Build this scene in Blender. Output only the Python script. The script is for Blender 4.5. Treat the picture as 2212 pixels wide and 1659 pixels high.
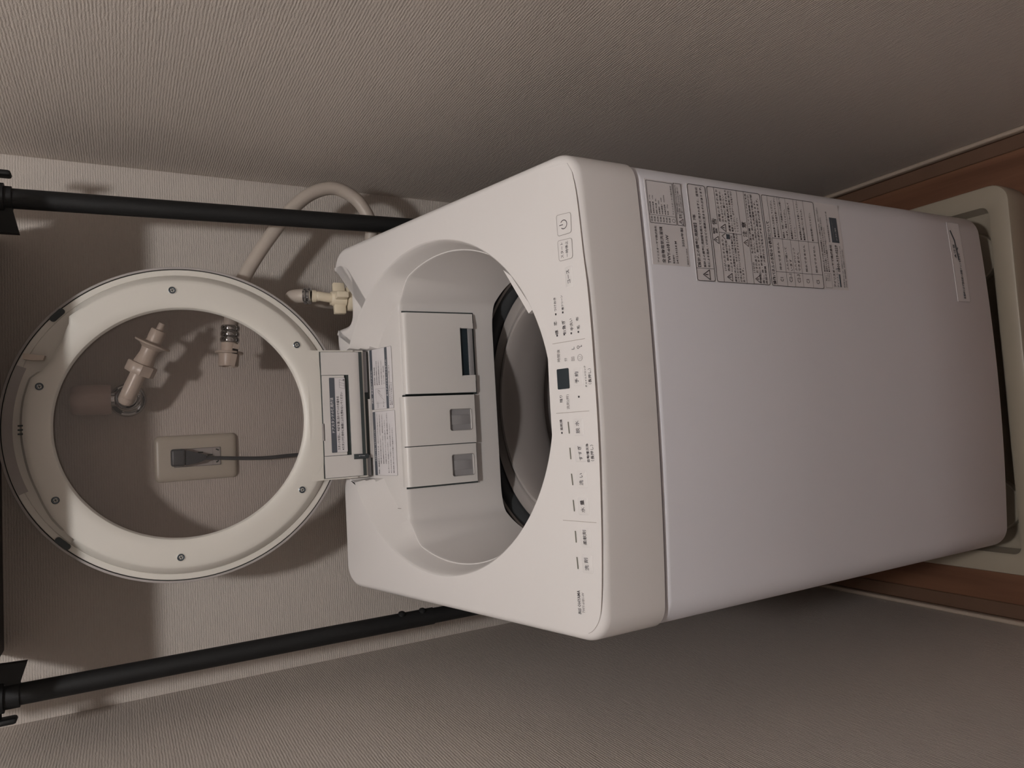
import bpy, bmesh, math, random
from mathutils import Vector, Matrix
random.seed(4)
PI = math.pi
R_ = math.radians
for o in list(bpy.data.objects): bpy.data.objects.remove(o)
scene = bpy.context.scene
COL = scene.collection

# ------------------------------------------------------------------ camera, world, light, exposure
F = 1545.72
CP = Vector((-0.0339, -0.6559, 1.3695))
YAW, PIT, ROL = 0.067682, 0.500987, 0.024662
cy_, sy_, cp_, sp_ = math.cos(YAW), math.sin(YAW), math.cos(PIT), math.sin(PIT)
fw = Vector((sy_*cp_, cy_*cp_, -sp_))
r0 = Vector((cy_, -sy_, 0)); d0 = fw.cross(r0)
rr = math.cos(ROL)*r0 + math.sin(ROL)*d0
dd = -math.sin(ROL)*r0 + math.cos(ROL)*d0
cam = bpy.data.cameras.new('camera'); cam.sensor_fit = 'HORIZONTAL'; cam.sensor_width = 36
cam.lens = F/2212*36; cam.clip_start = .02
co = bpy.data.objects.new('camera', cam); COL.objects.link(co)
M = Matrix.Identity(4)
for i in range(3):
    M[i][0] = dd[i]; M[i][1] = rr[i]; M[i][2] = -fw[i]; M[i][3] = CP[i]
co.matrix_world = M                      # the photograph was taken with the phone on its side
scene.camera = co

w = bpy.data.worlds.new('world'); scene.world = w; w.use_nodes = True
w.node_tree.nodes['Background'].inputs[0].default_value = (.9, .85, .8, 1)
w.node_tree.nodes['Background'].inputs[1].default_value = .02
def lamp(name, loc, power, radius, col):
    l = bpy.data.lights.new(name, 'POINT'); l.energy = power; l.shadow_soft_size = radius; l.color = col
    o = bpy.data.objects.new(name, l); o.location = loc; COL.objects.link(o); return o
lamp('ceiling_lamp_light', (.04, -.66, 2.37), 39, .055, (1, .985, .975))
scene.view_settings.view_transform = 'Standard'; scene.view_settings.look = 'None'
scene.view_settings.exposure = 0; scene.view_settings.gamma = 1; scene.view_settings.use_curve_mapping = False

# ------------------------------------------------------------------ dimensions
XR, XL, YW, YF, ZC = .4272, -.4284, .6494, -1.7, 2.4
ZF, SL, DEP, HW = .9142, .2527, .5328, .2775
Z0, ZS = .1027, .826
YC, RR = .2870, .2348
DZ = lambda y: ZF + SL*y
BUL = .011

def ray(q):
    return fw + dd*((q[0]-1106)/F) - rr*((q[1]-829.5)/F)
def onpl(q, P, n):
    v = ray(q); P = Vector(P); n = Vector(n)
    return CP + v*((P-CP).dot(n)/v.dot(n))
def atY(q, y): return onpl(q, (0, y, 0), (0, 1, 0))
def atZ(q, z): return onpl(q, (0, 0, z), (0, 0, 1))

# ------------------------------------------------------------------ materials
def mat(name, col, rough=.5, metal=0, spec=.5, noise=0, nscale=40, bump=0, bscale=200, coat=0):
    m = bpy.data.materials.new(name); m.use_nodes = True
    nt = m.node_tree; b = nt.nodes['Principled BSDF']
    b.inputs['Base Color'].default_value = (*col, 1); b.inputs['Roughness'].default_value = rough
    b.inputs['Metallic'].default_value = metal; b.inputs['Specular IOR Level'].default_value = spec
    b.inputs['Coat Weight'].default_value = coat
    if noise or bump:
        tc = nt.nodes.new('ShaderNodeTexCoord')
    if noise:
        n = nt.nodes.new('ShaderNodeTexNoise'); n.inputs['Scale'].default_value = nscale; n.inputs['Detail'].default_value = 4
        nt.links.new(tc.outputs['Object'], n.inputs['Vector'])
        mx = nt.nodes.new('ShaderNodeMix'); mx.data_type = 'RGBA'
        mx.inputs['A'].default_value = (*[c*(1-noise) for c in col], 1)
        mx.inputs['B'].default_value = (*[min(1, c*(1+noise)) for c in col], 1)
        nt.links.new(n.outputs['Fac'], mx.inputs['Factor']); nt.links.new(mx.outputs['Result'], b.inputs['Base Color'])
    if bump:
        n2 = nt.nodes.new('ShaderNodeTexNoise'); n2.inputs['Scale'].default_value = bscale
        nt.links.new(tc.outputs['Object'], n2.inputs['Vector'])
        bp = nt.nodes.new('ShaderNodeBump'); bp.inputs['Strength'].default_value = bump; bp.inputs['Distance'].default_value = .001
        nt.links.new(n2.outputs['Fac'], bp.inputs['Height']); nt.links.new(bp.outputs['Normal'], b.inputs['Normal'])
    return m

def wallpaper():
    m = bpy.data.materials.new('ribbed_wallpaper'); m.use_nodes = True
    nt = m.node_tree; b = nt.nodes['Principled BSDF']; b.inputs['Roughness'].default_value = .85
    b.inputs['Specular IOR Level'].default_value = .25
    tc = nt.nodes.new('ShaderNodeTexCoord')
    def noise(scale, detail, vec):
        n = nt.nodes.new('ShaderNodeTexNoise'); n.inputs['Scale'].default_value = scale; n.inputs['Detail'].default_value = detail
        nt.links.new(vec, n.inputs['Vector']); return n.outputs['Fac']
    mp = nt.nodes.new('ShaderNodeMapping'); mp.inputs['Scale'].default_value = (.18, .18, 1)
    nt.links.new(tc.outputs['Object'], mp.inputs['Vector'])
    wv = nt.nodes.new('ShaderNodeTexWave'); wv.wave_type = 'BANDS'; wv.bands_direction = 'Z'
    wv.inputs['Scale'].default_value = 88; wv.inputs['Distortion'].default_value = 1.6
    wv.inputs['Detail'].default_value = 2; wv.inputs['Detail Scale'].default_value = .7
    nt.links.new(tc.outputs['Object'], wv.inputs['Vector'])
    streak = noise(420, 3, mp.outputs['Vector']); grain = noise(650, 3, tc.outputs['Object'])
    def math_(op, a, c):
        n = nt.nodes.new('ShaderNodeMath'); n.operation = op
        for i, v in enumerate((a, c)):
            if isinstance(v, (int, float)): n.inputs[i].default_value = v
            else: nt.links.new(v, n.inputs[i])
        return n.outputs[0]
    h = math_('ADD', math_('MULTIPLY', wv.outputs['Fac'], .36), math_('ADD', math_('MULTIPLY', streak, 1.1), math_('MULTIPLY', grain, .85)))
    bp = nt.nodes.new('ShaderNodeBump'); bp.inputs['Strength'].default_value = .62; bp.inputs['Distance'].default_value = .0012
    nt.links.new(h, bp.inputs['Height']); nt.links.new(bp.outputs['Normal'], b.inputs['Normal'])
    mx = nt.nodes.new('ShaderNodeMix'); mx.data_type = 'RGBA'
    mx.inputs['A'].default_value = (.515, .465, .425, 1); mx.inputs['B'].default_value = (.575, .52, .475, 1)
    nt.links.new(streak, mx.inputs['Factor']); nt.links.new(mx.outputs['Result'], b.inputs['Base Color'])
    return m

def wood():
    m = bpy.data.materials.new('brown_wood_floor'); m.use_nodes = True
    nt = m.node_tree; b = nt.nodes['Principled BSDF']; b.inputs['Roughness'].default_value = .42
    tc = nt.nodes.new('ShaderNodeTexCoord'); mp = nt.nodes.new('ShaderNodeMapping'); mp.inputs['Scale'].default_value = (1, .07, 1)
    nt.links.new(tc.outputs['Object'], mp.inputs['Vector'])
    n = nt.nodes.new('ShaderNodeTexNoise'); n.inputs['Scale'].default_value = 28; n.inputs['Detail'].default_value = 6; n.inputs['Distortion'].default_value = .6
    nt.links.new(mp.outputs['Vector'], n.inputs['Vector'])
    cr = nt.nodes.new('ShaderNodeValToRGB')
    cr.color_ramp.elements[0].position = .3; cr.color_ramp.elements[0].color = (.11, .046, .024, 1)
    cr.color_ramp.elements[1].position = .75; cr.color_ramp.elements[1].color = (.22, .105, .058, 1)
    nt.links.new(n.outputs['Fac'], cr.inputs['Fac']); nt.links.new(cr.outputs['Color'], b.inputs['Base Color'])
    return m

def glassy(name, tint, refl=.06):
    m = bpy.data.materials.new(name); m.use_nodes = True
    nt = m.node_tree; nt.nodes.clear()
    out = nt.nodes.new('ShaderNodeOutputMaterial'); mix = nt.nodes.new('ShaderNodeMixShader')
    tr = nt.nodes.new('ShaderNodeBsdfTransparent'); tr.inputs[0].default_value = (*tint, 1)
    gl = nt.nodes.new('ShaderNodeBsdfGlossy'); gl.inputs['Roughness'].default_value = .04
    fr = nt.nodes.new('ShaderNodeFresnel'); fr.inputs[0].default_value = 1.45
    nt.links.new(fr.outputs[0], mix.inputs[0]); nt.links.new(tr.outputs[0], mix.inputs[1]); nt.links.new(gl.outputs[0], mix.inputs[2])
    nt.links.new(mix.outputs[0], out.inputs[0])
    return m

WALL = wallpaper(); WOOD = wood()
CEIL = mat('white_ceiling_paper', (.55, .5, .45), .9, noise=.03, nscale=60)
STRIP = mat('pale_vinyl_strip', (.40, .32, .26), .6, noise=.04)
BROWNTRIM = mat('dark_floor_edging', (.12, .065, .04), .5, noise=.15, nscale=20)
PAINT = mat('white_painted_steel', (.76, .75, .80), .42, noise=.01, nscale=6, bump=.05, bscale=900)
DECKM = mat('white_plastic', (.78, .75, .74), .36, noise=.01, nscale=8, bump=.04, bscale=700)
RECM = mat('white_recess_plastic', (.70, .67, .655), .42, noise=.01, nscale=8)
LIDM = mat('white_lid_plastic', (.68, .65, .60), .4, noise=.012, nscale=9)
DRAWM = mat('drawer_plastic', (.69, .66, .64), .38, noise=.01)
GAP = mat('dark_gap', (.035, .045, .045), .6, noise=.1)
RIMG = mat('grey_rim_plastic', (.38, .35, .34), .35, noise=.04)
WIN = mat('grey_smoked_window', (.30, .29, .295), .3, noise=.04, nscale=90)
BLACK = mat('black_powder_coat', (.004, .0045, .0055), .6, noise=.15, nscale=120, bump=.1, bscale=900)
SHELFB = mat('black_shelf_board', (.02, .018, .018), .6, noise=.2)
CREAM = mat('cream_nylon', (.70, .62, .48), .4, noise=.03, nscale=50)
BEIGE = mat('beige_tap_plastic', (.56, .47, .40), .35, noise=.03, nscale=50)
HOSE = mat('grey_beige_hose', (.47, .41, .36), .45, noise=.03, nscale=60)
CHROME = mat('chrome', (.55, .56, .58), .08, 1, noise=.03)
STEEL = mat('steel_screw', (.13, .15, .17), .3, .8, noise=.1, nscale=200)
BROWNK = mat('frosted_tap_handle', (.50, .40, .37), .4, noise=.05)
PLATE = mat('beige_switch_plate', (.50, .455, .385), .35, noise=.01)
SOCK = mat('grey_socket_module', (.42, .39, .38), .35, noise=.02)
CORDM = mat('charcoal_cord', (.055, .06, .068), .4, noise=.08)
TRAY = mat('ivory_tray_plastic', (.33, .285, .225), .4, noise=.02)
TUBD = mat('dark_tub_plastic', (.045, .048, .052), .4, noise=.1)
TUBG = mat('grey_balance_ring_plastic', (.36, .33, .315), .3, noise=.03)
DRUMM = mat('stainless_drum', (.40, .37, .36), .4, .5, noise=.05)
PAPER = mat('white_sticker', (.72, .69, .705), .45, noise=.01)
INK = mat('dark_grey_ink', (.055, .048, .056), .6, noise=.05)
INKL = mat('light_grey_ink', (.27, .25, .25), .6, noise=.05)
INKM = mat('slate_ink', (.075, .09, .11), .6, noise=.05)
LINE = mat('panel_outline_ink', (.42, .37, .34), .5, noise=.02)
LED = mat('unlit_led_bar', (.17, .165, .135), .4, noise=.05)
DISP = mat('dark_display_window', (.022, .032, .040), .12, noise=.1)
BUMP = mat('dark_rubber', (.05, .06, .065), .7, noise=.1)
GLASS = glassy('smoked_lid_glass', (.93, .915, .91))
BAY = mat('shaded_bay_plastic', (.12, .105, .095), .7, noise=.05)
SEAM = mat('seam_shadow_gap', (.30, .26, .23), .6, noise=.02)
LABELG = mat('label_banner_grey', (.085, .095, .115), .5, noise=.03)

# ------------------------------------------------------------------ mesh builder
class B:
    def __init__(s): s.v = []; s.f = []; s.m = []; s.mats = []
    def mi(s, m):
        if m not in s.mats: s.mats.append(m)
        return s.mats.index(m)
    def add(s, vs, fs, m):
        k = len(s.v); s.v += [tuple(v) for v in vs]; i = s.mi(m)
        for f in fs: s.f.append([a+k for a in f]); s.m.append(i)
        return s
    def rings(s, rs, m, closed=True, caps=(0, 0), flip=False):
        n = len(rs[0]); vs = [p for r in rs for p in r]; fs = []
        for j in range(len(rs)-1):
            for i in range(n if closed else n-1):
                a, b = j*n+i, j*n+(i+1) % n
                q = [a, b, b+n, a+n]; fs.append(q[::-1] if flip else q)
        if caps[0]: fs.append(list(range(n))[::(1 if flip else -1)])
        if caps[1]: fs.append([(len(rs)-1)*n+i for i in range(n)][::(-1 if flip else 1)])
        return s.add(vs, fs, m)
    def revolve(s, prof, m, o=(0, 0, 0), ax=(0, 0, 1), n=48, x=None, cap=(0, 0), a0=0, a1=2*PI):
        ax = Vector(ax).normalized(); o = Vector(o)
        u = Vector(x) if x else ax.orthogonal().normalized(); u = (u-ax*u.dot(ax)).normalized(); v = ax.cross(u)
        full = abs(a1-a0-2*PI) < 1e-6; k = n if full else n+1
        rs = [[o+ax*h+(u*math.cos(a0+(a1-a0)*i/n)+v*math.sin(a0+(a1-a0)*i/n))*r for i in range(k)] for r, h in prof]
        return s.rings(rs, m, closed=full, caps=cap)
    def tube(s, pts, r, m, n=20, caps=True):
        pts = [Vector(p) for p in pts]; rs = []; up = None
        for i, p in enumerate(pts):
            t = (pts[min(i+1, len(pts)-1)]-pts[max(i-1, 0)]).normalized()
            if up is None: up = t.orthogonal().normalized()
            up = (up-t*up.dot(t)).normalized(); v = t.cross(up); q = r(i/(len(pts)-1)) if callable(r) else r
            rs.append([p+(up*math.cos(2*PI*k/n)+v*math.sin(2*PI*k/n))*q for k in range(n)])
        return s.rings(rs, m, caps=(caps, caps))
    def box(s, lo, hi, m, bev=0, seg=2, mx=None):
        bm = bmesh.new(); bmesh.ops.create_cube(bm, size=1)
        c = [(a+b)/2 for a, b in zip(lo, hi)]; d = [abs(b-a) for a, b in zip(lo, hi)]
        for v in bm.verts: v.co = Vector((c[0]+v.co.x*d[0], c[1]+v.co.y*d[1], c[2]+v.co.z*d[2]))
        if bev: bmesh.ops.bevel(bm, geom=bm.edges[:], offset=min(bev, min(d)*.49), segments=seg, affect='EDGES', profile=.5)
        bm.verts.index_update()
        vs = [(mx @ v.co) if mx else v.co.copy() for v in bm.verts]; fs = [[v.index for v in f.verts] for f in bm.faces]; bm.free()
        return s.add(vs, fs, m)
    def prism(s, pts, off, m):
        """closed polygon pts (3D), extruded by vector off"""
        n = len(pts); off = Vector(off); a = [Vector(p) for p in pts]; b = [p+off for p in a]
        fs = [list(range(n))[::-1], [n+i for i in range(n)]]+[[i, (i+1) % n, n+(i+1) % n, n+i] for i in range(n)]
        bm = bmesh.new(); bv = [bm.verts.new(p) for p in a+b]
        for f in fs: bm.faces.new([bv[i] for i in f])
        bmesh.ops.recalc_face_normals(bm, faces=bm.faces[:]); bm.verts.index_update()
        fs = [[v.index for v in f.verts] for f in bm.faces]; bm.free()
        return s.add(a+b, fs, m)
    def build(s, name, parent=None, label=None, cat=None, group=None, kind=None, smooth=35, merge=False):
        me = bpy.data.meshes.new(name); me.from_pydata(s.v, [], s.f)
        for m in s.mats: me.materials.append(m)
        me.polygons.foreach_set('material_index', s.m); me.validate(); me.update()
        if merge:
            bm = bmesh.new(); bm.from_mesh(me); bmesh.ops.remove_doubles(bm, verts=bm.verts[:], dist=1e-5)
            bmesh.ops.recalc_face_normals(bm, faces=bm.faces[:]); bm.to_mesh(me); bm.free()
        if smooth: me.shade_smooth(); me.set_sharp_from_angle(angle=R_(smooth))
        o = bpy.data.objects.new(name, me); COL.objects.link(o)
        if parent: o.parent = parent; o.matrix_parent_inverse = parent.matrix_world.inverted()
        tag(o, label, cat, group, kind); return o
def tag(o, label=None, cat=None, group=None, kind=None):
    for k, v in (('label', label), ('category', cat), ('group', group), ('kind', kind)):
        if v: o[k] = v
    return o
def thing(name, loc, label, cat):
    o = bpy.data.objects.new(name, None); o.empty_display_size = .05; o.location = loc; COL.objects.link(o)
    bpy.context.view_layer.update(); return tag(o, label, cat)

def catmull(P, n=10):
    P = [Vector(p) for p in P]; Q = [P[0]*2-P[1]]+P+[P[-1]*2-P[-2]]; out = []
    for i in range(1, len(Q)-2):
        a, b, c, d = Q[i-1:i+3]
        for k in range(n):
            t = k/n; out.append(.5*((2*b)+(c-a)*t+(2*a-5*b+4*c-d)*t*t+(3*b-a-3*c+d)*t**3))
    return out+[Q[-2]]

# flat writing on a surface -------------------------------------------------------
class Surf:
    def __init__(s, P, u, v, bend=None):
        s.P = Vector(P); s.u = Vector(u).normalized(); s.v = Vector(v).normalized(); s.n = s.u.cross(s.v)
        s.bend = bend
    def px(s, q):
        p = onpl(q, s.P, s.n)-s.P; return (p.dot(s.u), p.dot(s.v))
    def to(s, a, b, h=0):
        hh = h+(s.bend(a) if s.bend else 0)
        return s.P+s.u*a+s.v*b+s.n*hh
_tc = {}
def glyphs(t):
    if t not in _tc:
        c = bpy.data.curves.new('t', 'FONT'); c.body = t; c.resolution_u = 2 if len(t) < 8 else 1; c.offset = .014 if len(t) > 8 else .006
        o = bpy.data.objects.new('t', c); m = o.to_mesh()
        V = [(v.co.x, v.co.y) for v in m.vertices]; Fs = [list(p.vertices) for p in m.polygons]
        o.to_mesh_clear(); bpy.data.objects.remove(o); bpy.data.curves.remove(c)
        _tc[t] = (V, Fs)
    return _tc[t]
def text(b, S, t, q0, q1, m, h=.0003, hgt=None, px=True):
    V, Fs = glyphs(t)
    if not V: return
    a = S.px(q0) if px else q0; c = S.px(q1) if px else q1
    x0, x1 = min(v[0] for v in V), max(v[0] for v in V); y0, y1 = min(v[1] for v in V), max(v[1] for v in V)
    L = math.hypot(c[0]-a[0], c[1]-a[1]); e = ((c[0]-a[0])/L, (c[1]-a[1])/L)
    sx = L/(x1-x0); sy = hgt/(y1-y0) if hgt else sx; ym = (y0+y1)/2
    vs = [S.to(a[0]+e[0]*(x-x0)*sx-e[1]*(y-ym)*sy, a[1]+e[1]*(x-x0)*sx+e[0]*(y-ym)*sy, h) for x, y in V]
    b.add(vs, Fs, m)
def stroke(b, S, pts, wd, m, h=.0003, px=True, closed=False):
    P = [Vector((*(S.px(q) if px else q),)) for q in pts]; n = len(P)
    for i in range(n if closed else n-1):
        a, c = P[i], P[(i+1) % n]; d = (c-a)
        if d.length < 1e-7: continue
        d = d.normalized(); k = Vector((-d.y, d.x))*wd/2; e = d*wd*.3
        k2 = max(1, int((c-a).length/.03)) if S.bend else 1
        for j in range(k2):
            p0 = a-e+(c-a+e*2)*(j/k2); p1 = a-e+(c-a+e*2)*((j+1)/k2)
            b.add([S.to(*(p0-k), h), S.to(*(p1-k), h), S.to(*(p1+k), h), S.to(*(p0+k), h)], [[0, 1, 2, 3]], m)
def rrect(x0, y0, x1, y1, r, n=6):
    out = []
    for cx, cy, a in ((x1-r, y1-r, 0), (x0+r, y1-r, 90), (x0+r, y0+r, 180), (x1-r, y0+r, 270)):
        for i in range(n+1):
            t = R_(a+90*i/n); out.append((cx+r*math.cos(t), cy+r*math.sin(t)))
    return out
def sheet(b, S, poly, m, h0=0, h1=.0003):
    """thin sheet with a closed 2D outline on S (rows follow the bend)"""
    if not S.bend:
        b.prism([S.to(*p, h0) for p in poly], S.n*(h1-h0), m); return
    x0, x1 = min(p[0] for p in poly), max(p[0] for p in poly); y0, y1 = min(p[1] for p in poly), max(p[1] for p in poly)
    n = 12; rs = [[S.to(x0+(x1-x0)*i/n, y, h) for i in range(n+1)] for y, h in ((y0, h0), (y0, h1), (y1, h1), (y1, h0))]
    b.rings(rs, m, closed=False)
SU = math.sqrt(1+SL*SL)
deckS = Surf((0, 0, ZF), (1, 0, 0), (0, 1, SL))
frontS = Surf((0, -.0085, 0), (1, 0, 0), (0, 0, 1), bend=lambda a: BUL*(1-(a/HW)**2)-.0085)
shelfS = Surf((0, 0, ZF-.0305), (1, 0, 0), (0, 1, SL))

# ------------------------------------------------------------------ room shell
def slab(name, lo, hi, m, kind='structure'):
    b = B(); b.box(lo, hi, m); return b.build(name, kind=kind, smooth=0)
slab('floor', (XL-1., YF-.1, -.08), (XR+1., YW+.1, 0), WOOD)
slab('ceiling', (XL-1., YF-.1, ZC), (XR+1., YW+.1, ZC+.08), CEIL)
slab('wall_back', (XL-1.1, YW, 0), (XR+1.1, YW+.1, ZC), WALL)
YO = -.36                                              # the niche opens into a wider room here
slab('wall_right', (XR, YO, 0), (XR+.1, YW, ZC), WALL)
slab('wall_left', (XL-.1, YO, 0), (XL, YW, ZC), WALL)
slab('wall_far_left', (XL-1.1, YF, 0), (XL-1.0, YW+.1, ZC), WALL); slab('wall_far_right', (XR+1.0, YF, 0), (XR+1.1, YW+.1, ZC), WALL)
slab('wall_front', (XL-1.0, YF-.1, 0), (XR+1.0, YF, ZC), WALL)
for nm, x, s in (('baseboard_right', XR, -1), ('baseboard_left', XL, 1)):
    b = B(); lo, hi = sorted((x, x+s*.008))
    b.box((lo, YO+.002, .0005), (hi, YW-.001, .017), STRIP, .003, 3); b.build(nm, kind='structure')
for i, (x, s) in enumerate(((XR, -1), (XL, 1))):
    b = B(); lo, hi = sorted((x+s*.0085, x+s*.034))
    b.box((lo, YO+.002, .0003), (hi, YW-.001, .004), BROWNTRIM, .0012, 1); b.build('trim_%d' % (i+1), kind='structure')

# ------------------------------------------------------------------ washing machine
WM = thing('washing_machine', (0, .26, .05), 'white top-loading washing machine with its round glass lid raised, standing on the ivory tray', 'washing machine')

def outline(hw, y0, y1, r, bulge, notch=False, nc=14):
    P = []
    nf = 40                                           # front edge, left to right, bowed out
    for i in range(nf+1):
        x = -hw+r+(2*hw-2*r)*i/nf; P.append((x, y0-bulge*(1-(x/hw)**2)))
    fy = y0-bulge*(1-((hw-r)/hw)**2)
    for i in range(1, nc+1):
        t = R_(-90+90*i/nc); P.append((hw-r+r*math.cos(t), fy+r+r*math.sin(t)))
    for i in range(1, 30): P.append((hw, fy+r+(y1-r-fy-r)*i/30))
    for i in range(0, nc+1):
        t = R_(90*i/nc); P.append((hw-r+r*math.cos(t), y1-r+r*math.sin(t)))
    if notch:
        N = [(.243, y1), (.2405, .5300), (.2390, .5060), (.2270, .4890), (.2060, .4845), (.1800, .4840), (.1600, .4855), (.1500, .4930), (.1465, .5080), (.1450, .5290), (.1430, y1)]
        N = [tuple(p) for p in catmull([(a, c, 0) for a, c in N], 4)]
        P += [(p[0], min(p[1], y1)) for p in N]
        for i in range(1, 24): P.append((.143-(.143+hw-r)*i/24, y1))
    else:
        for i in range(1, 40): P.append((hw-r-(2*hw-2*r)*i/40, y1))
    for i in range(0, nc+1):
        t = R_(90+90*i/nc); P.append((-hw+r+r*math.cos(t), y1-r+r*math.sin(t)))
    for i in range(1, 30): P.append((-hw, y1-r-(y1-r-fy-r)*i/30))
    for i in range(0, nc):
        t = R_(180+90*i/nc); P.append((-hw+r+r*math.cos(t), fy+r+r*math.sin(t)))
    return P
def inset(P, d):
    n = len(P); out = []
    for i in range(n):
        a, b, c = P[i-1], P[i], P[(i+1) % n]
        tx, ty = c[0]-a[0], c[1]-a[1]; L = math.hypot(tx, ty) or 1
        out.append((b[0]-ty/L*d, b[1]+tx/L*d))
    return out

# cabinet
O = outline(HW-.0005, 0, DEP, .036, BUL)
b = B()
rs = []
for d, z in ((.05, Z0), (.006, Z0), (.0018, Z0+.0018), (0, Z0+.006), (0, .3), (0, .55), (0, ZS-.009), (.0008, ZS-.0055), (.003, ZS-.003), (.012, ZS-.002)):
    rs.append([(x, y, z) for x, y in inset(O, d)])
b.rings(rs, PAINT, caps=(1, 0)); b.build('cabinet', WM, 'white painted steel cabinet with bowed front')
b = B(); O2 = inset(O, .022)
b.rings([[(x, y, z) for x, y in O2] for z in (.082, Z0+.003)], TUBD, caps=(1, 1))
for sx in (-1, 1):
    for y in (.05, .47): b.revolve([(.022, .0), (.024, .004), (.02, .04)], TUBD, (sx*.215, y, .046), n=20, cap=(1, 1))
b.build('base', WM, 'dark base and feet under the cabinet')

# top deck with the round opening
O = outline(HW+.0007, -.0008, DEP, .034, BUL, notch=True)
FL = .0095
b = B(); rs = []
rs.append([(x, y, ZS+.0005) for x, y in inset(O, .012)])
rs.append([(x, y, ZS+.0005) for x, y in inset(O, .0015)])
rs.append([(x, y, ZS+.0020) for x, y in O])
for k in range(0, 7):
    t = R_(90*k/6); P = inset(O, FL*(1-math.cos(t)))
    rs.append([(x, y, DZ(y)-FL*(1-math.sin(t))) for x, y in P])
last = rs[-1]
def smooth(a, b_, x):
    t = min(1, max(0, (x-a)/(b_-a))); return t*t*(3-2*t)
ang = [math.atan2(p[1]-YC, p[0]) for p in last]
def open_r(a, dc, dp):
    """edge of the opening: a circle joined at the back to the square hinge pocket"""
    r = RR-dc; s_, c_ = math.sin(a), abs(math.cos(a))
    if s_ > .5: r = max(r, min((.1085-dp)/max(c_, 1e-6), (.507-YC-dp)/s_))
    return r
rim = [(open_r(a, 0, 0)*math.cos(a), YC+open_r(a, 0, 0)*math.sin(a), DZ(YC+open_r(a, 0, 0)*math.sin(a))) for a in ang]
rs.append(rim)
b.rings(rs, DECKM); b.build('top_deck', WM, 'white plastic top deck sloping to the front')
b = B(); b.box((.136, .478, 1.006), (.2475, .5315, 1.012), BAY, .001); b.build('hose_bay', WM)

# recess
YB = .40
def smin(a, c, k):
    h = max(k-abs(a-c), 0)/k; return min(a, c)-h*h*k*.25
def rho(a, R, k, yb=YB):
    s_ = math.sin(a)
    return smin(R, (yb-YC)/s_, k) if s_ > .02 else R
N = 360; rs = []
def ring(fr, fz):
    out = []
    for i in range(N):
        a = 2*PI*i/N; r = fr(a); y = YC+r*math.sin(a); out.append((r*math.cos(a), y, fz(a, y)))
    rs.append(out)
ring(lambda a: open_r(a, 0, 0), lambda a, y: DZ(y))
ring(lambda a: open_r(a, .0010, .0005), lambda a, y: DZ(y)-.0004)
ring(lambda a: open_r(a, .0028, .0012), lambda a, y: DZ(y)-.0028)
back = lambda a: smooth(.36, .56, math.sin(a))
def coneR(a, t):                                     # t 0..1 down the slope between rim and shelf
    c = back(a); return open_r(a, .003+(.009+.019*c)*t, .0015+.002*t)
for t in (.33, .66, 1):
    ring(lambda a, t=t: coneR(a, t), lambda a, y, t=t: DZ(y)-.003-.0275*t)
def circ(a, e): return RR-.003-(.009+.019*back(a))-e
def low(a, e, k, yb): return rho(a, circ(a, e), k, yb)
ring(lambda a: low(a, .0012, .006, YB+.0045), lambda a, y: DZ(y)-.0307)
ring(lambda a: low(a, .0016, .007, YB+.0018), lambda a, y: DZ(y)-.0314)
ring(lambda a: low(a, .0020, .008, YB+.0004), lambda a, y: DZ(y)-.0335)
ring(lambda a: low(a, .0026, .010, YB), lambda a, y: DZ(y)-.038)
zl = .8225
for t in (.2, .4, .6, .8, .96):
    ring(lambda a, t=t: rho(a, circ(a, .0026)*(1-t)+(RR-.036)*t, .010+.022*t, YB), lambda a, y, t=t: (DZ(y)-.038)*(1-t)+zl*t)
ring(lambda a: rho(a, RR-.036, .032, YB+.0005), lambda a, y: zl-.001)
ring(lambda a: rho(a, RR-.032, .032, YB+.004), lambda a, y: zl-.003)
ring(lambda a: rho(a, RR-.016, .032, YB+.02), lambda a, y: zl-.004)
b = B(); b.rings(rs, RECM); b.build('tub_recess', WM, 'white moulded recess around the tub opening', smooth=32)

# seams in the recess
for q0, q1 in (((787, 647.5), (846, 648.5)), ((846, 1097), (868, 1098.5))):
    b = B(); stroke(b, shelfS, [q0, q1], .0009, SEAM, .0012); b.build('moulding_seam', WM)

# tub and drum
b = B()
b.revolve([(.262, .812), (.225, .812), (.212, .806), (.2035, .795), (.201, .782), (.2, .70)], TUBD, (0, YC, 0), n=120)
b.revolve([(.2125, .8075), (.2095, .8085), (.207, .806)], TUBG, (0, YC, 0), n=120)
b.build('tub_cover', WM, 'dark tub cover around the drum mouth')
b = B()
b.revolve([(.1985, .70), (.1985, .783), (.1978, .7865), (.1965, .7868), (.193, .780), (.188, .7765), (.182, .7770), (.1765, .7815), (.173, .7835), (.1695, .782), (.167, .777), (.1655, .760), (.1665, .735), (.172, .70), (.178, .69)], TUBG, (0, YC, 0), n=140)
b.build('balance_ring', WM, 'grey plastic balance ring')
b = B()
b.revolve([(.188, .70), (.188, .36), (.180, .335), (.05, .33), (.03, .345), (.0001, .35)], DRUMM, (0, YC, 0), n=96)
b.build('spin_drum', WM, 'stainless steel drum')
b = B()
for k in range(48):
    for j in range(9):
        a = 2*PI*(k+.5*(j % 2))/48; z = .665-j*.035; n_ = Vector((-math.cos(a), -math.sin(a), 0))
        b.revolve([(.0032, 0), (.0001, .0002)], GAP, Vector((.1875*math.cos(a), YC+.1875*math.sin(a), z)), n_, n=6)
b.build('drain_holes', WM, kind='stuff')
b = B()
b.revolve([(.17, .352), (.16, .362), (.05, .372), (.0001, .374)], TUBD, (0, YC, 0), n=64)
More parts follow.
